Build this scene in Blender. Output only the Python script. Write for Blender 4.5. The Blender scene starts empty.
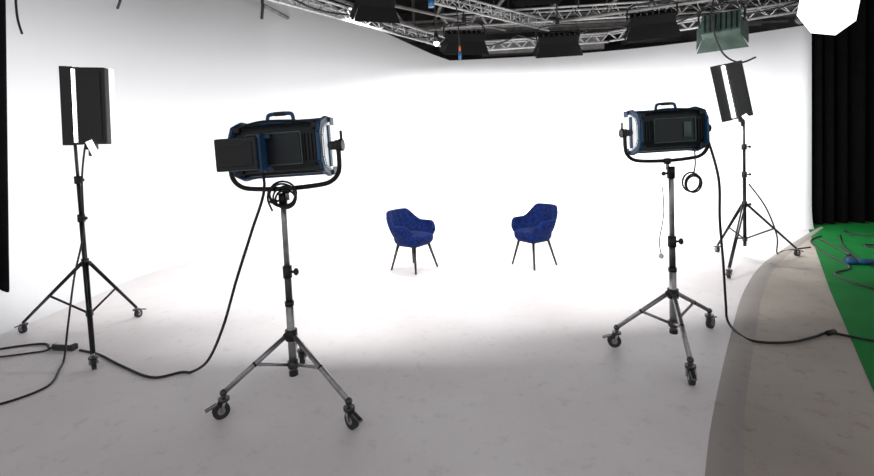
import bpy, bmesh, math, random
from mathutils import Vector, Matrix
random.seed(4)
R=math.radians
sc=bpy.context.scene
col=sc.collection
try:
    sc.view_settings.view_transform='Standard'
    sc.view_settings.look='None'
except Exception: pass

# ---------------- materials ----------------
def lin(c):
    return tuple(((x/255)/12.92 if x/255<=.04045 else ((x/255+.055)/1.055)**2.4) for x in c)
def mat(name,rgb,rough=.5,metal=0,noise=0,nscale=20,bump=0,bscale=60,sheen=0,emit=0,emitc=None,dark=None,spec=None,detail=4):
    m=bpy.data.materials.new(name);m.use_nodes=True
    nt=m.node_tree;b=nt.nodes['Principled BSDF']
    c=lin(rgb)+(1,)
    b.inputs['Base Color'].default_value=c
    b.inputs['Roughness'].default_value=rough
    b.inputs['Metallic'].default_value=metal
    if spec is not None: b.inputs['Specular IOR Level'].default_value=spec
    if sheen:
        b.inputs['Sheen Weight'].default_value=sheen
        b.inputs['Sheen Roughness'].default_value=.4
        b.inputs['Sheen Tint'].default_value=(.15,.35,1,1)
    tc=nt.nodes.new('ShaderNodeTexCoord')
    if noise:
        n=nt.nodes.new('ShaderNodeTexNoise');n.inputs['Scale'].default_value=nscale;n.inputs['Detail'].default_value=detail
        nt.links.new(tc.outputs['Object'],n.inputs['Vector'])
        rp=nt.nodes.new('ShaderNodeValToRGB')
        d=lin(dark) if dark else tuple(x*(1-noise) for x in c[:3])
        rp.color_ramp.elements[0].position=.35;rp.color_ramp.elements[1].position=.65
        rp.color_ramp.elements[0].color=tuple(d)+(1,);rp.color_ramp.elements[1].color=c
        nt.links.new(n.outputs['Fac'],rp.inputs['Fac']);nt.links.new(rp.outputs['Color'],b.inputs['Base Color'])
    if bump:
        n2=nt.nodes.new('ShaderNodeTexNoise');n2.inputs['Scale'].default_value=bscale
        nt.links.new(tc.outputs['Object'],n2.inputs['Vector'])
        bp=nt.nodes.new('ShaderNodeBump');bp.inputs['Strength'].default_value=bump;bp.inputs['Distance'].default_value=.01
        nt.links.new(n2.outputs['Fac'],bp.inputs['Height']);nt.links.new(bp.outputs['Normal'],b.inputs['Normal'])
    if emit:
        b.inputs['Emission Color'].default_value=(emitc or (1,1,1))+(1,)
        b.inputs['Emission Strength'].default_value=emit
    return m
def translucent(name,rgb):
    m=bpy.data.materials.new(name);m.use_nodes=True;nt=m.node_tree
    b=nt.nodes['Principled BSDF'];b.inputs['Base Color'].default_value=lin(rgb)+(1,);b.inputs['Roughness'].default_value=.6
    t=nt.nodes.new('ShaderNodeBsdfTranslucent');t.inputs['Color'].default_value=lin(rgb)+(1,)
    mx=nt.nodes.new('ShaderNodeMixShader');mx.inputs[0].default_value=.5
    nt.links.new(b.outputs[0],mx.inputs[1]);nt.links.new(t.outputs[0],mx.inputs[2])
    nt.links.new(mx.outputs[0],nt.nodes['Material Output'].inputs['Surface'])
    return m
M={}
M['wall']=mat('white_cyc_paint',(240,240,242),.75,bump=.05,bscale=4,spec=.2)
M['black']=mat('black_plastic',(17,18,20),.5,noise=.3,nscale=30)
M['matte']=mat('matte_black_metal',(10,10,11),.8,noise=.3,nscale=30,spec=.15)
M['blackmetal']=mat('black_metal',(24,24,26),.38,.4,noise=.3,nscale=40)
M['panel']=mat('dark_panel',(28,36,41),.45,.1,noise=.3,nscale=12)
M['steel']=mat('stand_steel',(165,165,167),.33,.8,noise=.25,nscale=30)
M['steeld']=mat('dark_steel',(84,85,87),.35,.8,noise=.3,nscale=30)
M['blue']=mat('blue_plastic',(22,78,122),.45,noise=.15,nscale=30)
M['grey']=mat('end_plate_painted_glow',(225,230,235),.5,emit=.55)  # pale end plates; emission imitates lamp light leaking out at the sides
M['rubber']=mat('rubber',(48,47,47),.75,noise=.3,nscale=50)
M['white']=mat('white_plastic',(235,235,235),.6,noise=.04,nscale=10)
M['cable']=mat('cable_black',(16,16,17),.55,noise=.2,nscale=60)
M['alu']=mat('truss_aluminium',(170,170,170),.45,.4,noise=.3,nscale=20)
M['pipe']=mat('ceiling_pipe',(120,117,115),.6,.2,noise=.4,nscale=6)
M['drape']=mat('black_drape',(8,8,9),.95,noise=.4,nscale=5,bump=.2,spec=.1)
M['ceil']=mat('ceiling_dark',(84,80,78),.9,noise=.5,nscale=2)
M['green']=mat('green_chroma_floor',(20,120,52),.7,noise=.15,nscale=3,spec=.15)
M['velvet']=mat('blue_velvet',(4,32,92),.8,noise=1,nscale=26,dark=(2,15,54),sheen=.06,bump=.2,bscale=30,detail=2,spec=.15)
M['leg']=mat('chair_leg_black',(14,13,13),.4,noise=.2,nscale=30)
M['tube']=mat('fluorescent_tube',(255,255,255),.4,emit=4)
M['diff']=mat('lit_diffuser',(255,255,255),.5,emit=4)
M['softw']=mat('lit_softbox_fabric',(255,255,255),.6,emit=1.3)
M['trans']=translucent('white_diffusion',(240,240,242))
M['litflap']=mat('diffusion_flap_painted_glow',(240,240,243),.6,emit=.85)  # white flaps, no lamps; their glow stands in for light from the tubes
M['gel']=mat('greenish_reflector',(80,100,92),.4,.3,noise=.4,nscale=9)
M['orange']=mat('orange_plastic',(190,90,20),.5,noise=.1)
# floors
def floor_mat(name,a,b,c,rough,amt=.6):
    m=bpy.data.materials.new(name);m.use_nodes=True;nt=m.node_tree;bs=nt.nodes['Principled BSDF']
    tc=nt.nodes.new('ShaderNodeTexCoord')
    n1=nt.nodes.new('ShaderNodeTexNoise');n1.inputs['Scale'].default_value=.7;n1.inputs['Detail'].default_value=5
    n2=nt.nodes.new('ShaderNodeTexNoise');n2.inputs['Scale'].default_value=9;n2.inputs['Detail'].default_value=10;n2.inputs['Roughness'].default_value=.75
    for n in (n1,n2): nt.links.new(tc.outputs['Object'],n.inputs['Vector'])
    r1=nt.nodes.new('ShaderNodeValToRGB');r1.color_ramp.elements[0].position=.35;r1.color_ramp.elements[1].position=.62
    r1.color_ramp.elements[0].color=lin(a)+(1,);r1.color_ramp.elements[1].color=lin(b)+(1,)
    r2=nt.nodes.new('ShaderNodeValToRGB');r2.color_ramp.elements[0].position=.28;r2.color_ramp.elements[1].position=.45
    r2.color_ramp.elements[0].color=lin(c)+(1,);r2.color_ramp.elements[1].color=(1,1,1,1)
    mx=nt.nodes.new('ShaderNodeMix');mx.data_type='RGBA';mx.blend_type='MULTIPLY';mx.inputs[0].default_value=amt
    nt.links.new(n1.outputs['Fac'],r1.inputs['Fac']);nt.links.new(n2.outputs['Fac'],r2.inputs['Fac'])
    nt.links.new(r1.outputs['Color'],mx.inputs[6]);nt.links.new(r2.outputs['Color'],mx.inputs[7])
    nt.links.new(mx.outputs[2],bs.inputs['Base Color'])
    bs.inputs['Roughness'].default_value=rough
    bp=nt.nodes.new('ShaderNodeBump');bp.inputs['Strength'].default_value=.04
    nt.links.new(n2.outputs['Fac'],bp.inputs['Height']);nt.links.new(bp.outputs['Normal'],bs.inputs['Normal'])
    return m
M['floor']=floor_mat('painted_white_floor',(222,216,215),(234,230,230),(208,202,200),.55,.6)
M['conc']=floor_mat('worn_concrete',(156,147,137),(180,171,160),(178,172,166),.75,.85)
M['seam']=floor_mat('seam_strip',(150,143,138),(164,157,151),(190,186,182),.7)
M['base']=mat('base_concrete',(90,86,82),.8,noise=.3,nscale=2)

# ---------------- mesh builder ----------------
class B:
    def __init__(s): s.bm=bmesh.new(); s.mats=[]
    def mi(s,k):
        if k not in s.mats: s.mats.append(k)
        return s.mats.index(k)
    def _set(s,verts,k,smooth=False):
        i=s.mi(k);fs=set()
        for v in verts:
            for f in v.link_faces: fs.add(f)
        for f in fs: f.material_index=i;f.smooth=smooth
    def box(s,loc,size,k,rot=(0,0,0),bev=0.006,M0=None):
        from mathutils import Euler
        mt=Matrix.Translation(loc)@Euler([R(a) for a in rot]).to_matrix().to_4x4()@Matrix.Diagonal((*size,1))
        if M0: mt=M0@mt
        g=bmesh.ops.create_cube(s.bm,size=1,matrix=mt)
        vs=g['verts']
        i=s.mi(k)
        fs={f for v in vs for f in v.link_faces}
        for f in fs:f.material_index=i
        if bev:
            es=list({e for v in vs for e in v.link_edges})
            bmesh.ops.bevel(s.bm,geom=es,offset=min(bev,min(size)*.4),segments=2,affect='EDGES',profile=.6)
    def cyl(s,p1,p2,r1,k,r2=None,seg=14,caps=True,smooth=True):
        p1=Vector(p1);p2=Vector(p2);d=p2-p1
        if d.length<1e-6:return
        q=d.to_track_quat('Z','Y').to_matrix().to_4x4()
        mt=Matrix.Translation((p1+p2)/2)@q
        g=bmesh.ops.create_cone(s.bm,cap_ends=caps,segments=seg,radius1=r1,radius2=r1 if r2 is None else r2,depth=d.length,matrix=mt)
        i=s.mi(k)
        for f in {f for v in g['verts'] for f in v.link_faces}:
            f.material_index=i;f.smooth=smooth and len(f.verts)==4
    def sph(s,c,r,k,scale=(1,1,1)):
        g=bmesh.ops.create_uvsphere(s.bm,u_segments=14,v_segments=10,radius=r,matrix=Matrix.Translation(c)@Matrix.Diagonal((*scale,1)))
        s._set(g['verts'],k,True)
    def tube(s,pts,r,k,seg=8,res=6,closed=False,straight=False):
        P=[Vector(p) for p in pts]
        if not straight:
            Q=[];n=len(P)
            rng=range(n if closed else n-1)
            for i in rng:
                if closed: a,b,c,d=P[(i-1)%n],P[i],P[(i+1)%n],P[(i+2)%n]
                else: a,b,c,d=P[max(i-1,0)],P[i],P[i+1],P[min(i+2,n-1)]
                for j in range(res):
                    t=j/res
                    Q.append(.5*((2*b)+(c-a)*t+(2*a-5*b+4*c-d)*t*t+(3*b-a-3*c+d)*t**3))
            if not closed:Q.append(P[-1])
        else:Q=P
        n=len(Q);rings=[];up=None
        for i in range(n):
            if closed: t=(Q[(i+1)%n]-Q[i-1])
            else: t=Q[min(i+1,n-1)]-Q[max(i-1,0)]
            if t.length<1e-9:t=Vector((0,0,1))
            t.normalize()
            if up is None:
                up=Vector((0,0,1)) if abs(t.z)<.9 else Vector((1,0,0))
            x=up-t*up.dot(t)
            if x.length<1e-4: x=t.orthogonal()
            x.normalize();up=x;y=t.cross(x)
            rings.append([s.bm.verts.new(Q[i]+r*(math.cos(2*math.pi*j/seg)*x+math.sin(2*math.pi*j/seg)*y)) for j in range(seg)])
        mi=s.mi(k)
        for i in range(n if closed else n-1):
            a=rings[i];b=rings[(i+1)%n]
            for j in range(seg):
                f=s.bm.faces.new((a[j],a[(j+1)%seg],b[(j+1)%seg],b[j]));f.material_index=mi;f.smooth=True
        if not closed:
            for rr in (rings[0],rings[-1]):
                f=s.bm.faces.new(rr);f.material_index=mi
    def poly(s,pts,k,thick=0):
        vs=[s.bm.verts.new(p) for p in pts];f=s.bm.faces.new(vs);f.material_index=s.mi(k)
        if thick:
            f.normal_update();n=f.normal.copy()
            g=bmesh.ops.extrude_face_region(s.bm,geom=[f])
            nv=[v for v in g['geom'] if isinstance(v,bmesh.types.BMVert)]
            bmesh.ops.translate(s.bm,verts=nv,vec=n*thick)
            s._set(nv,k)
    def prism(s,prof,x0,x1,k,bev=0):
        """profile in YZ extruded along X"""
        a=[s.bm.verts.new((x0,y,z)) for y,z in prof];b=[s.bm.verts.new((x1,y,z)) for y,z in prof];n=len(prof);mi=s.mi(k)
        fs=[s.bm.faces.new(a),s.bm.faces.new(list(reversed(b)))]
        for i in range(n): fs.append(s.bm.faces.new((a[i],b[i],b[(i+1)%n],a[(i+1)%n])))
        for f in fs:f.material_index=mi
        if bev:
            es=list({e for f in fs for e in f.edges})
            bmesh.ops.bevel(s.bm,geom=es,offset=bev,segments=2,affect='EDGES')
    def obj(s,name,loc=(0,0,0),rot=(0,0,0),parent=None,scale=1):
        bmesh.ops.recalc_face_normals(s.bm,faces=s.bm.faces[:])
        me=bpy.data.meshes.new(name);s.bm.to_mesh(me);s.bm.free()
        for k in s.mats: me.materials.append(M[k])
        o=bpy.data.objects.new(name,me);col.objects.link(o);o.location=loc;o.rotation_euler=[R(a) for a in rot];o.scale=(scale,)*3
        if parent:o.parent=parent
        return o
def empty(name,loc=(0,0,0)):
    e=bpy.data.objects.new(name,None);col.objects.link(e);e.location=loc;return e

def area(name,parent,loc,rot,sx,sy,power,color=(1,1,1),spread=180):
    l=bpy.data.lights.new(name,'AREA');l.shape='RECTANGLE';l.size=sx;l.size_y=sy;l.energy=power;l.color=color;l.spread=R(spread)
    o=bpy.data.objects.new(name,l);col.objects.link(o);o.location=loc;o.rotation_euler=[R(a) for a in rot]
    if parent:o.parent=parent
    return o

# ---------------- camera ----------------
cd=bpy.data.cameras.new('camera');cam=bpy.data.objects.new('camera',cd);col.objects.link(cam)
cd.sensor_width=36;cd.lens=36*450/874;cd.shift_y=-64.4/874;cd.clip_end=200
cam.matrix_world=Matrix.Translation((0,0,1.6))@Matrix.Rotation(R(87),4,'X')@Matrix.Rotation(R(-2.5),4,'Z')
sc.camera=cam

# ---------------- world ----------------
w=bpy.data.worlds.new('studio_ambient');sc.world=w;w.use_nodes=True
w.node_tree.nodes['Background'].inputs[0].default_value=(.98,.97,1,1)
w.node_tree.nodes['Background'].inputs[1].default_value=.6

# ---------------- room ----------------
def catmull(P,res=10):
    P=[Vector(p) for p in P];Q=[];n=len(P)
    for i in range(n-1):
        a,b,c,d=P[max(i-1,0)],P[i],P[i+1],P[min(i+2,n-1)]
        for j in range(res):
            t=j/res;Q.append(.5*((2*b)+(c-a)*t+(2*a-5*b+4*c-d)*t*t+(3*b-a-3*c+d)*t**3))
    Q.append(P[-1]);return Q
edge=[(6.46,7.6),(5.56,6.87),(4.11,5.64),(3.16,4.63),(2.39,3.66),(1.64,2.67),(1.21,2.06),(.45,.9),(-.3,-.6),(-1,-2.5)]
ramp=[(6.52,7.55),(5.68,6.83),(4.25,5.58),(3.32,4.57),(2.55,3.6),(1.79,2.62),(1.37,2.02),(.6,.84),(-.14,-.63),(-.83,-2.5)]
green=[(6.75,8.1),(6.27,7.59),(3.95,4.51),(2.62,2.68),(1.3,.85),(0,-1),(-.6,-2.5)]
wallp=[(-5.4,3.6),(-5.35,5.2),(-5.3,6.7),(-4.6,8.35),(-2.8,9.3),(0,9.5),(3,9.35),(4.9,8.75),(6.46,7.74)]
W=catmull([(x,y,0) for x,y in wallp],8)
b=B();b.poly([(x,y,0) for x,y in [tuple(v[:2]) for v in catmull([(a,c,0) for a,c in edge],4)]]+[(-9,-2.5,0),(-9,3.6,0)]+[(v.x,v.y,0) for v in W],'floor')
bmesh.ops.triangulate(b.bm,faces=b.bm.faces[:]);fo=b.obj('floor')
b=B()
E=catmull([(a,c,0) for a,c in edge],4);Rr=catmull([(a,c,0) for a,c in ramp],4)
for i in range(len(E)-1):
    m0=(E[i]+Rr[i])/2+Vector((0,0,.014));m1=(E[i+1]+Rr[i+1])/2+Vector((0,0,.014))
    b.poly([E[i],E[i+1],m1,m0],'seam');b.poly([m0,m1,Rr[i+1],Rr[i]],'seam')
bmesh.ops.remove_doubles(b.bm,verts=b.bm.verts[:],dist=1e-4)
for f in b.bm.faces:f.smooth=True
b.obj('trim_1')
b=B();b.poly([v[:] for v in Rr]+[(x,y,0) for x,y in reversed(green)],'conc');bmesh.ops.triangulate(b.bm,faces=b.bm.faces[:]);b.obj('floor_concrete')
b=B();b.poly([(x,y,.004) for x,y in green]+[(12,-2.5,.004),(12,8.1,.004)],'green');bmesh.ops.triangulate(b.bm,faces=b.bm.faces[:]);b.obj('floor_green_screen')
b=B();b.poly([(-10,-3,-.03),(13,-3,-.03),(13,13,-.03),(-10,13,-.03)],'base');b.obj('floor_base')
# cyc wall with cove
b=B();bm=b.bm;rc=1.1;rows=[]
def toph(x):
    if x<-3.4:return 5.3
    if x<.3: return 5.3+(3.45-5.3)*((x+3.4)/3.7)
    return 3.45
for i,v in enumerate(W):
    t=(W[min(i+1,len(W)-1)]-W[max(i-1,0)]).normalized();n=Vector((t.y,-t.x,0))
    row=[]
    rcl=rc*min(1,.35+.65*min(1,(len(W)-1-i)/14)) 
    for k in range(13):
        a=k/12*math.pi/2
        row.append(bm.verts.new(v+n*(rcl-rcl*math.sin(a))+Vector((0,0,.002+rcl-rcl*math.cos(a)))))
    row.append(bm.verts.new(v+Vector((0,0,2))))
    row.append(bm.verts.new(v+Vector((0,0,toph(v.x)))))
    row.append(bm.verts.new(v-n*.12+Vector((0,0,toph(v.x)))))
    row.append(bm.verts.new(v-n*.12+Vector((0,0,0))))
    rows.append(row)
mi=b.mi('wall')
for i in range(len(rows)-1):
    for k in range(len(rows[0])-1):
        f=bm.faces.new((rows[i][k],rows[i+1][k],rows[i+1][k+1],rows[i][k+1]));f.smooth=k<14;f.material_index=mi
f=bm.faces.new(rows[-1]);f.material_index=mi
b.obj('wall_back')
b=B();b.poly([(-10,1.0,5.5),(13,1.0,5.5),(13,13,5.5),(-10,13,5.5)],'ceil');b.obj('ceiling')
b=B();b.poly([(-10,13,-.03),(13,13,-.03),(13,13,5.5),(-10,13,5.5)],'ceil');b.obj('wall_building')
# drapes
def drape(name,p0,p1,z0,z1,amp=.06,waves=14,shx=0):
    b=B();p0=Vector((*p0,0));p1=Vector((*p1,0));d=(p1-p0);n=Vector((-d.y,d.x,0)).normalized();N=waves*8;prev=None;mi=b.mi('drape')
    for i in range(N+1):
        t=i/N;ph=t*waves*2*math.pi+1.1*math.sin(t*17)
        cur=[]
        for kk,(zz,am) in enumerate(((z0,1.15),((z0+z1)/2,1),(z1,.7))):
            p=p0+d*t+n*(amp*am*math.sin(ph)+amp*.3*math.sin(ph*.37+2));cur.append(b.bm.verts.new((p.x+shx*kk/2,p.y,zz)))
        if prev:
            for k in range(2):
                f=b.bm.faces.new((prev[k],cur[k],cur[k+1],prev[k+1]));f.smooth=True;f.material_index=mi
        prev=cur
    return b.obj(name)
drape('black_curtain',(6.5,7.85),(10.5,7.7),.02,5.4,.08,18)
drape('black_curtain',(-4.92,5.05),(-5.3,3.7),.2,5.4,.03,8,.42)

# ---------------- overhead truss ----------------
def truss(name,p0,p1,wd=.22,step=.28):
    b=B();p0=Vector(p0);p1=Vector(p1);d=p1-p0;L=d.length;d.normalize();side=d.cross(Vector((0,0,1))).normalized()
    offs=[side*wd/2,-side*wd/2,Vector((0,0,-wd*.85))]
    for o in offs:b.cyl(p0+o,p1+o,.02,'alu',seg=8)
    n=max(2,int(L/step))
    for i in range(n):
        a=p0+d*L*i/n;c=p0+d*L*(i+1)/n;m=(a+c)/2
        b.cyl(a+offs[0],m+offs[2],.009,'alu',seg=6);b.cyl(m+offs[2],c+offs[0],.009,'alu',seg=6)
        b.cyl(a+offs[1],m+offs[2],.009,'alu',seg=6);b.cyl(m+offs[2],c+offs[1],.009,'alu',seg=6)
        b.cyl(a+offs[0],a+offs[1],.009,'alu',seg=6)
    for t in (.2,.8):
        q=p0+d*L*t;b.cyl(q,(q.x,q.y,5.5),.008,'blackmetal',seg=6)
    return b.obj(name)
truss('ceiling_truss',(-2.1,5.2,3.62),(.2,8.3,3.62),.17)
truss('ceiling_truss',(.4,8.75,3.6),(3.3,8.5,3.62),.17)
truss('ceiling_truss',(3.3,8.45,3.62),(6.3,6.85,3.66),.17)
truss('ceiling_truss',(.2,8.6,4.1),(6.5,8.2,4.1),.25,.35)
truss('ceiling_truss',(.0,6.9,3.98),(2.3,8.9,3.98),.18,.25)
truss('ceiling_truss',(.7,8.0,4.45),(3.9,7.2,4.0),.2,.3)
b=B()
for i in range(9):
    y=9.6+i*.35;z=4.1+.12*(i%3)+i*.06
    b.cyl((-4,y,z),(9,y+random.uniform(-.6,.6),z),random.choice([.03,.05,.08]),'pipe',seg=8)
for i in range(10):
    x=-3+i*1.1;b.cyl((x,8.3,4.35+.05*(i%2)),(x+random.uniform(-.8,.8),12.9,4.6),.035,'pipe',seg=8)
for p in [((-2.6,5.6,3.95),(1.5,9.2,3.95)),((-1.6,5.9,3.9),(5.5,7.3,3.9)),((-.5,6.6,4.15),(6,8.9,4.15)),((-2,6.9,4.2),(4,6.6,4.2)),((-1.9,5.3,3.72),(.3,8.7,3.72)),((2.2,8.2,3.8),(6.2,6.6,3.8))]:
    b.cyl(p[0],p[1],.028,'pipe',seg=8)
b.box((2,11.5,4.6),(8,.5,.4),'alu');b.box((-1.5,11,4.4),(.5,3,.35),'pipe')
b.box((2.4,9.9,3.75),(2.6,.3,.3),'pipe');b.box((5.2,10.4,4.0),(1.6,.4,.4),'ceil')
for i in range(14):
    x=-.8+i*.5;y=8+random.uniform(0,1.0);b.cyl((x,y,5.4),(x+random.uniform(-.1,.1),y,3.75+random.uniform(0,.4)),.012,'cable',seg=6)
# swagged black cables along the rig
for (x0,y0,x1,y1,zz) in [(-1.9,5.4,-.9,6.7,3.55),(-.9,6.7,.1,8.1,3.52),(.5,8.5,1.6,8.5,3.56),(1.6,8.5,2.9,8.35,3.58),(3.3,8.2,4.5,7.6,3.6),(4.5,7.6,5.9,6.9,3.62)]:
    b.tube([(x0,y0,zz+.1),(x0*.65+x1*.35,y0*.65+y1*.35,zz-.05),(x0*.3+x1*.7,y0*.3+y1*.7,zz-.03),(x1,y1,zz+.1)],.014,'cable')
b.obj('ceiling_pipes')

# ---------------- stands ----------------
def caster(b,x,y,ang,r=.05):
    dx,dy=math.cos(ang),math.sin(ang);ox,oy=-dy,dx
    b.cyl((x-ox*.016,y-oy*.016,r),(x+ox*.016,y+oy*.016,r),r,'rubber',seg=20)
    b.cyl((x-ox*.019,y-oy*.019,r),(x+ox*.019,y+oy*.019,r),r*.45,'steel',seg=12)
    for sg in (-1,1):
        b.cyl((x+ox*.024*sg,y+oy*.024*sg,r),(x+ox*.024*sg-dx*.02,y+oy*.024*sg-dy*.02,r*2.2),.009,'steel',seg=6)
    b.cyl((x-dx*.02,y-dy*.02,r*2.1),(x-dx*.02,y-dy*.02,r*2.45),.034,'steeld',seg=12)
    b.cyl((x-dx*.02,y-dy*.02,r*2.4),(x-dx*.02,y-dy*.02,r*3.1),.013,'steel',seg=10)
    b.box((x+dx*.055,y+dy*.055,r*1.7),(.07,.03,.012),'steeld',rot=(0,18,math.degrees(ang)),bev=.003)
def combo_stand(parent,base,casters,top,apex=.40,low=.2):
    cx,cy=base;b=B()
    b.cyl((0,0,.14),(0,0,.62),.026,'steel',seg=18)
    b.cyl((0,0,.60),(0,0,.82),.023,'steeld',seg=18)
    b.cyl((0,0,.80),(0,0,top),.019,'steel',seg=18)
    b.cyl((0,0,.79),(0,0,.87),.03,'black',seg=16);b.cyl((.0,0,.83),(.055,-.01,.83),.009,'black');b.sph((.062,-.012,.83),.018,'black',(1,1,1.4))
    b.cyl((0,0,.60),(0,0,.63),.03,'black',seg=16)
    b.cyl((0,0,apex-.035),(0,0,apex+.035),.04,'black',seg=16)
    b.cyl((0,0,low-.025),(0,0,low+.02),.036,'steeld',seg=16);b.cyl((0,0,.12),(0,0,.15),.03,'black',seg=16)
    b.cyl((0,0,top-.09),(0,0,top),.028,'blackmetal',seg=16);b.cyl((0,0,top-.05),(-.06,-.02,top-.05),.008,'black');b.sph((-.066,-.022,top-.05),.017,'black')
    for (x,y) in casters:
        v=Vector((x-cx,y-cy,0));a=math.atan2(v.y,v.x);d=v.normalized();e=d*(v.length-.02)
        s0=d*.035+Vector((0,0,apex));s1=e+Vector((0,0,.155));b.cyl(s0,s1,.0165,'steel',seg=12)
        b.sph(s1,.022,'steeld')
        mid=s0.lerp(s1,.52);b.cyl(d*.03+Vector((0,0,low)),mid,.011,'steel',seg=8)
        b.sph(mid,.018,'black');b.sph(s0,.022,'black')
        caster(b,v.x,v.y,a)
    return b.obj('rolling_stand',(0,0,0),parent=parent)
def tripod_stand(parent,base,casters,top,apex=.72,low=.25):
    cx,cy=base;b=B()
    b.cyl((0,0,low-.1),(0,0,1.15),.02,'blackmetal',seg=14);b.cyl((0,0,1.1),(0,0,1.5),.0165,'blackmetal',seg=14);b.cyl((0,0,1.45),(0,0,top),.013,'steeld',seg=14)
    for z in (1.12,1.47,apex):
        b.cyl((0,0,z-.035),(0,0,z+.035),.03,'black',seg=14);b.cyl((0,0,z),(.05,-.02,z),.008,'black');b.sph((.056,-.022,z),.017,'black')
    b.cyl((0,0,low-.03),(0,0,low+.02),.03,'black',seg=14)
    for (x,y) in casters:
        v=Vector((x-cx,y-cy,0));a=math.atan2(v.y,v.x);d=v.normalized();e=d*(v.length-.02)
        s0=d*.03+Vector((0,0,apex));s1=e+Vector((0,0,.11));
        for o in (-.014,.014):
            pd=Vector((-d.y,d.x,0))*o;b.cyl(s0+pd,s1+pd*.5,.010,'blackmetal',seg=8)
        mid=s0.lerp(s1,.55);b.cyl(d*.03+Vector((0,0,low)),mid,.010,'blackmetal',seg=8);b.sph(mid,.016,'black')
        caster(b,v.x,v.y,a,.038)
    return b.obj('tripod_stand',(0,0,0),parent=parent)
GB=(-1.03,2.98);GC=(1.76,3.38);GA=(-3.27,4.1);GD=(3.90,5.7)
eB=empty('studio_panel_light_on_stand',(*GB,0));eC=empty('studio_panel_light_on_stand',(*GC,0))
eA=empty('fluorescent_light_on_tripod',(*GA,0));eD=empty('fluorescent_light_on_tripod',(*GD,0))
combo_stand(eB,GB,[(-1.4,2.71),(-.56,2.55),(-1.1,3.40)],1.36)
combo_stand(eC,GC,[(1.33,3.45),(1.60,2.86),(2.25,3.72)],1.40,.43)
tripod_stand(eA,GA,[(-4.09,4.3),(-3.17,4.61),(-2.76,3.46)],1.82,.71,.24)
tripod_stand(eD,GD,[(3.27,5.05),(4.69,5.85),(3.88,6.24)],1.85,.74,.3)

# ---------------- big soft panels ----------------
def soft_panel(parent,loc,yaw,mirror=1,roll=0,power=250,scale=1):
    b=B();s=mirror
    b.prism([(.11,-.165),(.11,.165),(.03,.175),(-.07,.14),(-.10,.08),(-.10,-.08),(-.07,-.14),(.03,-.175)],-.29,.29,'panel',.006)
    for i in range(24):
        x=-.265+i*.023;b.box((x,-.095,.0),(.004,.035,.17),'black',bev=0)
    b.box((0,-.118,0),(.34,.012,.2),'panel',bev=.004)
    for (x,z,sx,sz) in ((0,.1,.36,.010),(0,-.1,.36,.010),(-.18,0,.010,.2),(.18,0,.010,.2)):
        b.box((x,-.126,z),(sx,.01,sz),'gel',bev=.002)
    b.box((-.11*s,-.128,.0),(.07,.008,.13),'gel',bev=.002)
    for e in (-1,1):
        b.prism([(.135,-.19),(.135,.19),(.03,.20),(-.09,.16),(-.13,.09),(-.13,-.09),(-.09,-.16),(.03,-.20)],e*.29-.014,e*.29+.014,'blue',.004)
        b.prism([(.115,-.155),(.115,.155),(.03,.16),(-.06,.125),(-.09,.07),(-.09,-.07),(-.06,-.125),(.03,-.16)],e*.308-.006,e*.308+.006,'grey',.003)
        b.box((e*.316,.0,0),(.02,.04,.27),'blue',bev=.004)
        b.cyl((e*.31,0,0),(e*.385,0,0),.028,'black',seg=16)
        for z in (-.165,.165):
            b.box((e*.29,.09,z),(.055,.08,.055),'blue',bev=.008);b.box((e*.27,-.08,z*.82),(.06,.04,.035),'black',bev=.006)
    b.cyl((.385*s,0,0),(.41*s,0,0),.04,'black',seg=12)
    b.cyl((.40*s,0,0),(.41*s,-.03,.09),.009,'black')
    b.box((0,.118,0),(.56,.012,.30),'diff',bev=0)
    for z in (-.165,.165): b.box((0,.125,z),(.6,.03,.018),'black',bev=.003)
    b.tube([(-.09,0,.165),(-.085,0,.215),(-.06,0,.232),(.06,0,.232),(.085,0,.215),(.09,0,.165)],.013,'blue',res=4)
    b.box((0,0,.232),(.08,.034,.028),'black',bev=.008)
    b.box((0,.0,.178),(.56,.03,.014),'blue',bev=.003);b.box((0,.0,-.178),(.56,.03,.014),'blue',bev=.003)
    b.tube([(-.25,-.09,.15),(-.1,-.1,.18),(.1,-.1,.175),(.26,-.09,.155)],.008,'cable')
    g=empty('panel_head',loc);g.parent=parent;g.rotation_euler=(0,R(roll),R(yaw));g.scale=(scale,)*3
    b.obj('lamp_body',(0,0,0),(0,0,0),g)
    y=B();y.tube([(-.375,0,.02),(-.375,0,-.12),(-.36,0,-.185),(-.31,0,-.232),(-.22,0,-.252),(0,0,-.262),(.22,0,-.252),(.31,0,-.232),(.36,0,-.185),(.375,0,-.12),(.375,0,.02)],.016,'blackmetal',res=5,seg=10)
    y.cyl((0,0,-.29),(0,0,-.24),.03,'black',seg=16);y.cyl((0,0,-.34),(0,0,-.27),.016,'steel')
    for e in (-1,1):y.cyl((e*.36,0,0),(e*.392,0,0),.035,'black',seg=16)
    y.obj('yoke',(0,0,0),(0,0,0),g)
    area('panel_light',g,(0,.14,0),(92,0,0),.56,.3,power,spread=172)
    return g
PP=74;PF=62;PO=88
L1=soft_panel(eB,(.02,0,1.65),-6,1,-1.5,PP)
b=B();b.box((0,0,0),(.25,.12,.20),'panel',bev=.012);b.box((0,-.062,.0),(.2,.01,.15),'black',bev=.003)
for z in (-.06,.06):b.box((-.02,-.068,z),(.16,.006,.012),'panel',bev=0)
b.box((.13,.02,0),(.03,.1,.24),'blue',bev=.006);b.box((.15,.05,.1),(.06,.03,.03),'blue');b.box((.15,.05,-.1),(.06,.03,.03),'blue')
b.box((.05,.1,0),(.12,.12,.12),'black')
b.obj('control_box',(-.18,-.22,-.02),(0,0,8),L1)
L2=soft_panel(eC,(-.03,0,1.67),4,-1,-1,PP,.86)
b=B()
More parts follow.
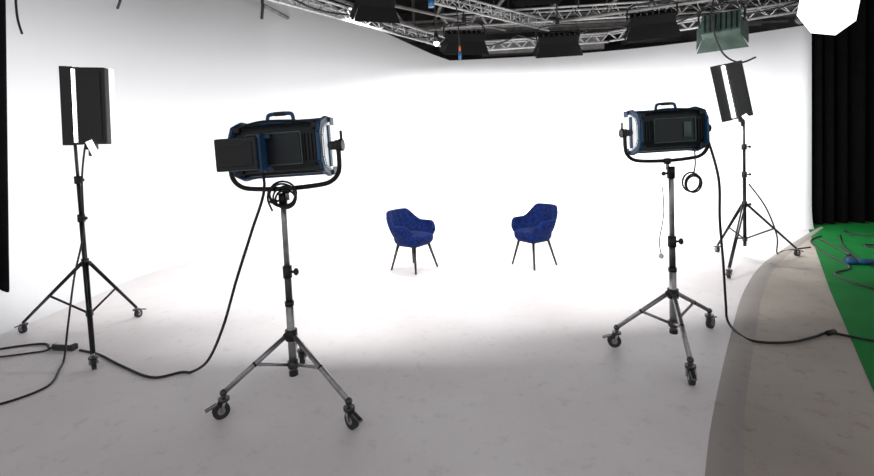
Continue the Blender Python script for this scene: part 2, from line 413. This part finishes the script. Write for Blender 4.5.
for i,(r,dx,dz) in enumerate([(.075,0,0),(.068,.01,-.015),(.08,-.005,.01),(.06,.004,-.03)]):
    b.tube([(dx+r*1.15*math.cos(t*math.pi/4),.012*i-.02,dz+r*math.sin(t*math.pi/4)) for t in range(8)],.007,'cable',closed=True,res=4)
b.tube([(-.09,0,.06),(-.11,0,-.02),(-.08,-.01,-.1)],.007,'cable')
b.obj('cable_coil',(-.0,-.05,-.30),(0,0,0),L1)
b=B()
for i,(r,dx,dz) in enumerate([(.075,0,0),(.068,.01,-.01),(.08,-.005,.01)]):
    b.tube([(dx+r*math.cos(t*math.pi/4),.012*i,dz+r*1.05*math.sin(t*math.pi/4)) for t in range(8)],.008,'cable',closed=True,res=4)
b.tube([(0,0,.07),(.02,0,.16),(.02,0,.28)],.006,'cable')
b.obj('cable_coil',(.20,-.05,-.47),(0,0,0),L2)

# ---------------- tall fluorescent banks ----------------
def tall_light(parent,loc,rot,bw,dw,power,scale=1,sw=.04):
    b=B();h=bw/2
    b.box((.0,0,0),(bw,.07,.70),'black',bev=.01)
    b.box((0,-.04,0),(bw*.7,.012,.62),'black',bev=.003)
    b.box((0,.045,0),(bw*.9,.02,.66),'white',bev=0)
    for t in (-.3,-.1,.1,.3): b.cyl((bw*t,.07,-.32),(bw*t,.07,.32),.013,'tube',seg=10)
    b.box((-h-.005-sw/2,-.03,0),(sw,.014,.68),'tube',bev=.005)
    b.box((-h-.005-sw-dw/2,-.02,0),(dw,.010,.72),'black',rot=(0,0,10),bev=.003)
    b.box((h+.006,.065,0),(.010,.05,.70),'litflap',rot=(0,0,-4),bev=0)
    for z in (-.345,.345):b.box((-h-.03,.0,z),(.1,.03,.02),'black')
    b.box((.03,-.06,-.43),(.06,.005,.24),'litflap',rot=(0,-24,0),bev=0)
    b.box((-.03,0,-.37),(.09,.05,.06),'blackmetal');b.cyl((-.04,0,-.46),(-.04,0,-.34),.018,'black')
    b.cyl((-.04,-.05,-.37),(-.04,.05,-.37),.018,'black')
    o=b.obj('lamp_bank',loc,rot,parent,scale)
    area('tube_light',o,(0,.10,0),(90,0,0),bw*.9,.66,power)
    return o
tall_light(eA,(.195,-.0,2.13),(0,2,6),.25,.10,PF,.98,.03)
D=tall_light(eD,(-.075,-.02,2.19),(0,-10,-20),.18,.12,PF,1,.045)
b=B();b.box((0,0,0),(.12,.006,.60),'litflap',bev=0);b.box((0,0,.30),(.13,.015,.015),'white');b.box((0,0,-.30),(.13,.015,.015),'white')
b.obj('diffusion_flap',(-.315,-.01,-.05),(0,0,12),D)

# ---------------- armchairs ----------------
def armchair(name,loc,yaw,sc_=1):
    e=empty(name,loc);e.rotation_euler=(0,0,R(yaw));e.scale=(sc_,sc_,1)
    b=B();bm=b.bm;NA=33;NV=7;g=[]
    def sm(t):t=max(0,min(1,t));return t*t*(3-2*t)
    for i in range(NA):
        ph=R(-138+276*i/(NA-1));a=abs(math.degrees(ph))
        top=.80-.17*sm((a-32)/42)-.10*sm((a-112)/26)
        row=[]
        for j in range(NV):
            v=j/(NV-1)
            z=.36+(top-.36)*v
            rx=.20+.10*sm(v*1.3)+.02*v;ry=.20+.08*v
            if a<60: ry+=.05*v*v
            x=rx*abs(math.sin(ph))**.85*(1 if math.sin(ph)>=0 else -1);y=ry*abs(math.cos(ph))**.85*(1 if math.cos(ph)>=0 else -1)
            q=.006*math.cos(i*math.pi)*sm(v*3)
            row.append(bm.verts.new((x*(1+q*3),y*(1+q*3),z)))
        g.append(row)
    for i in range(NA-1):
        for j in range(NV-1):
            f=bm.faces.new((g[i][j],g[i+1][j],g[i+1][j+1],g[i][j+1]));f.smooth=True
    b.mi('velvet')
    o=b.obj('seat_shell',parent=e)
    m=o.modifiers.new('s','SOLIDIFY');m.thickness=.055;m.offset=0;m=o.modifiers.new('u','SUBSURF');m.levels=1;m.render_levels=2
    b=B();bm=b.bm;rows=[]
    for z,s in ((.335,.55),(.345,.86),(.37,.97),(.40,1.02),(.44,1.03),(.465,.97),(.478,.8),(.48,.4)):
        rows.append([])
        for i in range(32):
            t=2*math.pi*i/32;c,sn=math.cos(t),math.sin(t)
            x=.235*s*math.copysign(abs(c)**.6,c);y=.235*s*math.copysign(abs(sn)**.6,sn)-.02
            rows[-1].append(bm.verts.new((x,y,z)))
    for k in range(len(rows)-1):
        for i in range(32):
            f=bm.faces.new((rows[k][i],rows[k][(i+1)%32],rows[k+1][(i+1)%32],rows[k+1][i]));f.smooth=True
    for rr in (rows[0],rows[-1]):
        f=bm.faces.new(rr);f.smooth=True
    b.mi('velvet');b.obj('seat_cushion',parent=e)
    b=B();b.box((0,-.01,.335),(.34,.34,.02),'leg',bev=.004);b.obj('seat_frame',parent=e)
    n=0
    for sx in (-1,1):
        for sy in (-1,1):
            n+=1;b=B();b.cyl((sx*.15,sy*.15-.01,.34),(sx*.235,sy*.225-.01,0),.022,'leg',r2=.013,seg=14);b.obj('leg_%d'%n,parent=e)
    return e
armchair('blue_velvet_armchair',(-.37,6.08,0),52,.97)
armchair('blue_velvet_armchair',(1.265,6.0,0),-58,.90)

# ---------------- hanging fixtures ----------------
def hang_light(name,loc,yaw,tilt=30,w=.5,k='matte',dk='matte',power=0,lit=True):
    e=empty(name,loc);e.rotation_euler=(0,0,R(yaw))
    b=B();b.box((0,0,.06),(w,.26,.14),k,bev=.015)
    for i in range(7):b.box((-w*.4+i*w*.133,0,.14),(.012,.22,.03),'blackmetal',bev=0)
    if lit:b.box((0,0,-.012),(w*.9,.22,.008),'diff',bev=0)
    hw=w/2;h=.19;o=.07
    b.poly([(-hw,-.13,0),(hw,-.13,0),(hw+o,-.13-o,-h),(-hw-o,-.13-o,-h)],dk,.006)
    b.poly([(-hw,.13,0),(hw,.13,0),(hw+o,.13+o,-h),(-hw-o,.13+o,-h)],dk,.006)
    b.poly([(-hw,-.12,0),(-hw,.12,0),(-hw-o,.12+o*.4,-h),(-hw-o,-.12-o*.4,-h)],dk,.006)
    b.poly([(hw,-.12,0),(hw,.12,0),(hw+o,.12+o*.4,-h),(hw+o,-.12-o*.4,-h)],dk,.006)
    b.obj('housing',(0,0,0),(tilt,0,0),e)
    b=B();b.tube([(-hw-.03,0,.05),(-hw-.03,0,.2),(-hw*.7,0,.27),(hw*.7,0,.27),(hw+.03,0,.2),(hw+.03,0,.05)],.012,'blackmetal',res=4)
    b.cyl((0,0,.27),(0,0,5.5-loc[2]),.014,'blackmetal',seg=8);b.box((0,0,.33),(.06,.06,.1),'blackmetal')
    b.obj('hanger',parent=e)
    if power:area('overhead_light',e,(0,.01,-.06),(tilt,0,0),w,.22,power)
    return e
hang_light('barndoor_ceiling_light',(.55,7.5,3.38),10,25,.62,power=PO)
hang_light('barndoor_ceiling_light',(2.08,7.5,3.28),-6,25,.62,power=PO)
hang_light('barndoor_ceiling_light',(3.15,6.5,3.28),-20,25,.58,power=PO)
hang_light('barndoor_ceiling_light',(-.75,6.3,3.62),20,25,.5,power=PO)
hang_light('barndoor_ceiling_light',(.55,5.8,3.75),5,25,.5)
hang_light('barndoor_ceiling_light',(1.55,6.6,3.85),-5,25,.5)
hang_light('gelled_ceiling_light',(3.5,5.5,2.92),-35,70,.40,'gel','gel',lit=False)
# octagonal softbox
b=B();n=8
def ring(y,r):return [b.bm.verts.new((r*math.cos(2*math.pi*(i+.5)/n),y,r*math.sin(2*math.pi*(i+.5)/n))) for i in range(n)]
r0=ring(-.02,.27);r1=ring(0,.29);r2=ring(.22,.14)
mi=b.mi('softw');f=b.bm.faces.new(r0);f.material_index=mi
mk=b.mi('trans')
for a,c,m_ in ((r0,r1,mi),(r1,r2,mi)):
    for i in range(n):
        f=b.bm.faces.new((a[i],a[(i+1)%n],c[(i+1)%n],c[i]));f.material_index=m_
f=b.bm.faces.new(r2);f.material_index=mk
b.cyl((0,.2,0),(0,.42,0),.06,'black');b.cyl((0,.33,0),(0,.33,2.6),.014,'blackmetal',seg=8)
b.obj('octagonal_softbox',(3.92,4.5,2.84),(0,10,-8))
for p in [(.08,7.2,3.28),(-2.9,5.9,3.95),(-3.3,5.6,3.9)]:
    b=B();b.cyl((0,0,.02),(0,0,.16),.05,'blackmetal',r2=.03);b.sph((0,0,0),.045,'diff');b.cyl((0,0,.14),(0,0,5.5-p[2]),.008,'blackmetal',seg=6)
    b.obj('ceiling_spot_bulb',p)

# ---------------- cables & small things ----------------
def cable(name,pts,r=.008,parent=None):
    b=B();b.tube(pts,r,'cable',res=8)
    if parent: return b.obj(name,loc=-parent.location,parent=parent)
    return b.obj(name)
z=.009
cable('hanging_lead',[(-1.16,2.93,1.62),(-1.13,2.93,1.4),(-1.22,2.9,1.12),(-1.36,2.95,.8),(-1.52,3.05,.45),(-1.72,3.2,.15),(-1.9,3.3,.02),(-2.0,3.32,z),(-2.18,3.26,z),(-2.55,3.47,z),(-2.9,3.7,z),(-3.15,3.81,z)],.010,eB)
cable('lamp_lead',[(-3.14,4.07,1.85),(-3.2,4.06,1.5),(-3.24,4.07,1.0),(-3.3,4.0,.6),(-3.27,3.85,.2),(-3.15,3.65,.02),(-3.04,3.47,z),(-2.9,3.2,z),(-3.0,3.0,z),(-3.2,2.9,z)],.008,eA)
b=B();b.box((0,0,.03),(.22,.06,.05),'rubber',rot=(0,0,-12),bev=.008);b.box((.0,-.0,.058),(.16,.04,.006),'white',rot=(0,0,-12),bev=0)
b.tube([(-.1,.02,.03),(-.16,.03,z),(-.29,.13,z),(-.49,.11,z),(-.79,0,z),(-1.09,-.05,z)],.010,'cable',res=8)
b.tube([(-.1,.0,.03),(-.15,-.03,.012),(-.24,-.05,z),(-.44,-.1,z),(-.79,-.15,z)],.008,'cable',res=8)
b.obj('power_strip',(-3.31,3.85,0))
c1=cable('hanging_lead',[(2.02,3.38,1.66),(2.13,3.4,1.3),(2.2,3.5,.95),(2.32,3.65,.55),(2.4,3.75,.2),(2.42,3.75,.03),(2.38,3.5,z),(2.45,3.4,z),(2.66,3.38,z),(2.9,3.45,z),(3.07,3.51,z),(3.21,3.38,z),(3.3,3.3,z)],.010,eC)
b=B();b.cyl((0,0,.02),(.08,.03,.02),.02,'cable');b.obj('connector',(3.03,3.48,0),parent=c1)
c2=cable('power_cable',[(5.71,6.69,z),(5.5,6.2,z),(5.33,5.79,z),(5.2,5.7,z),(5.29,5.43,z),(5.6,5.3,z)],.014)
cable('power_cable',[(5.9,6.9,z),(5.5,6.6,z),(5.1,5.9,z),(4.82,5.23,z),(4.43,4.99,z),(4.35,4.46,z),(4.6,4.2,z),(4.9,4.3,z)],.014)
cable('power_cable',[(6.2,6.9,z),(5.7,6.3,z),(5.25,5.6,z),(4.95,4.9,z),(4.7,4.5,z),(4.75,4.1,z)],.012)
cable('power_cable',[(6.55,7.2,z),(6.4,6.9,z),(6.6,6.5,z),(6.3,6.2,z),(5.9,6.2,z),(6.0,5.8,z)],.018)
cable('lamp_lead',[(3.93,5.66,1.0),(4.1,5.6,.7),(4.35,5.75,.3),(4.5,5.95,.03),(4.7,6.1,z),(5.0,6.2,z),(5.2,6.25,z)],.009,eD)
b=B();b.cyl((0,0,.035),(.16,0,.035),.035,'blue');b.cyl((.16,0,.035),(.22,0,.035),.025,'blue');b.cyl((-.1,0,.035),(0,0,.035),.045,'blue',seg=8);b.obj('blue_connector',(5.0,5.35,.005),(0,0,-15),c2)
cable('hanging_cable',[(-3.15,4.6,5.4),(-3.12,4.6,4.2),(-3.1,4.6,3.55),(-3.08,4.6,3.3),(-3.13,4.6,3.15)],.012)
cable('hanging_cable',[(-4.75,5.3,5.4),(-4.75,5.3,4.0),(-4.77,5.3,3.4),(-4.73,5.3,3.15)],.012)
cable('hanging_cable',[(-1.95,5.3,5.4),(-1.93,5.3,3.5),(-1.93,5.3,3.35),(-1.95,5.3,3.2)],.018)
c3=cable('hanging_cable',[(.33,6,5.4),(.33,6,3.9),(.36,6,3.3),(.37,6,2.95)],.008)
b=B();b.cyl((0,0,-.05),(0,0,.05),.022,'blue');b.cyl((0,0,.05),(0,0,.12),.014,'orange');b.obj('connector',(.37,6,2.83),parent=c3)
cable('hanging_cable',[(3.28,5.2,5.4),(3.28,5.2,3.6),(3.2,5.2,3.0),(3.3,5.2,2.6),(3.5,5.2,2.45),(3.7,5.2,2.5)],.010)
b=B();b.cyl((0,0,-.05),(0,0,.06),.04,'blue');b.box((0,0,.09),(.05,.05,.06),'blue');b.cyl((0,0,.1),(0,0,1.9),.008,'cable');b.obj('hanging_plug',(.02,6,3.52))
b=B();b.tube([(0,0,0),(.005,0,-.2),(-.03,0,-.4),(-.02,0,-.5)],.004,'cable');b.sph((-.02,0,-.52),.02,'white');b.obj('pull_cord',(-.08,-.03,1.25),parent=eC)
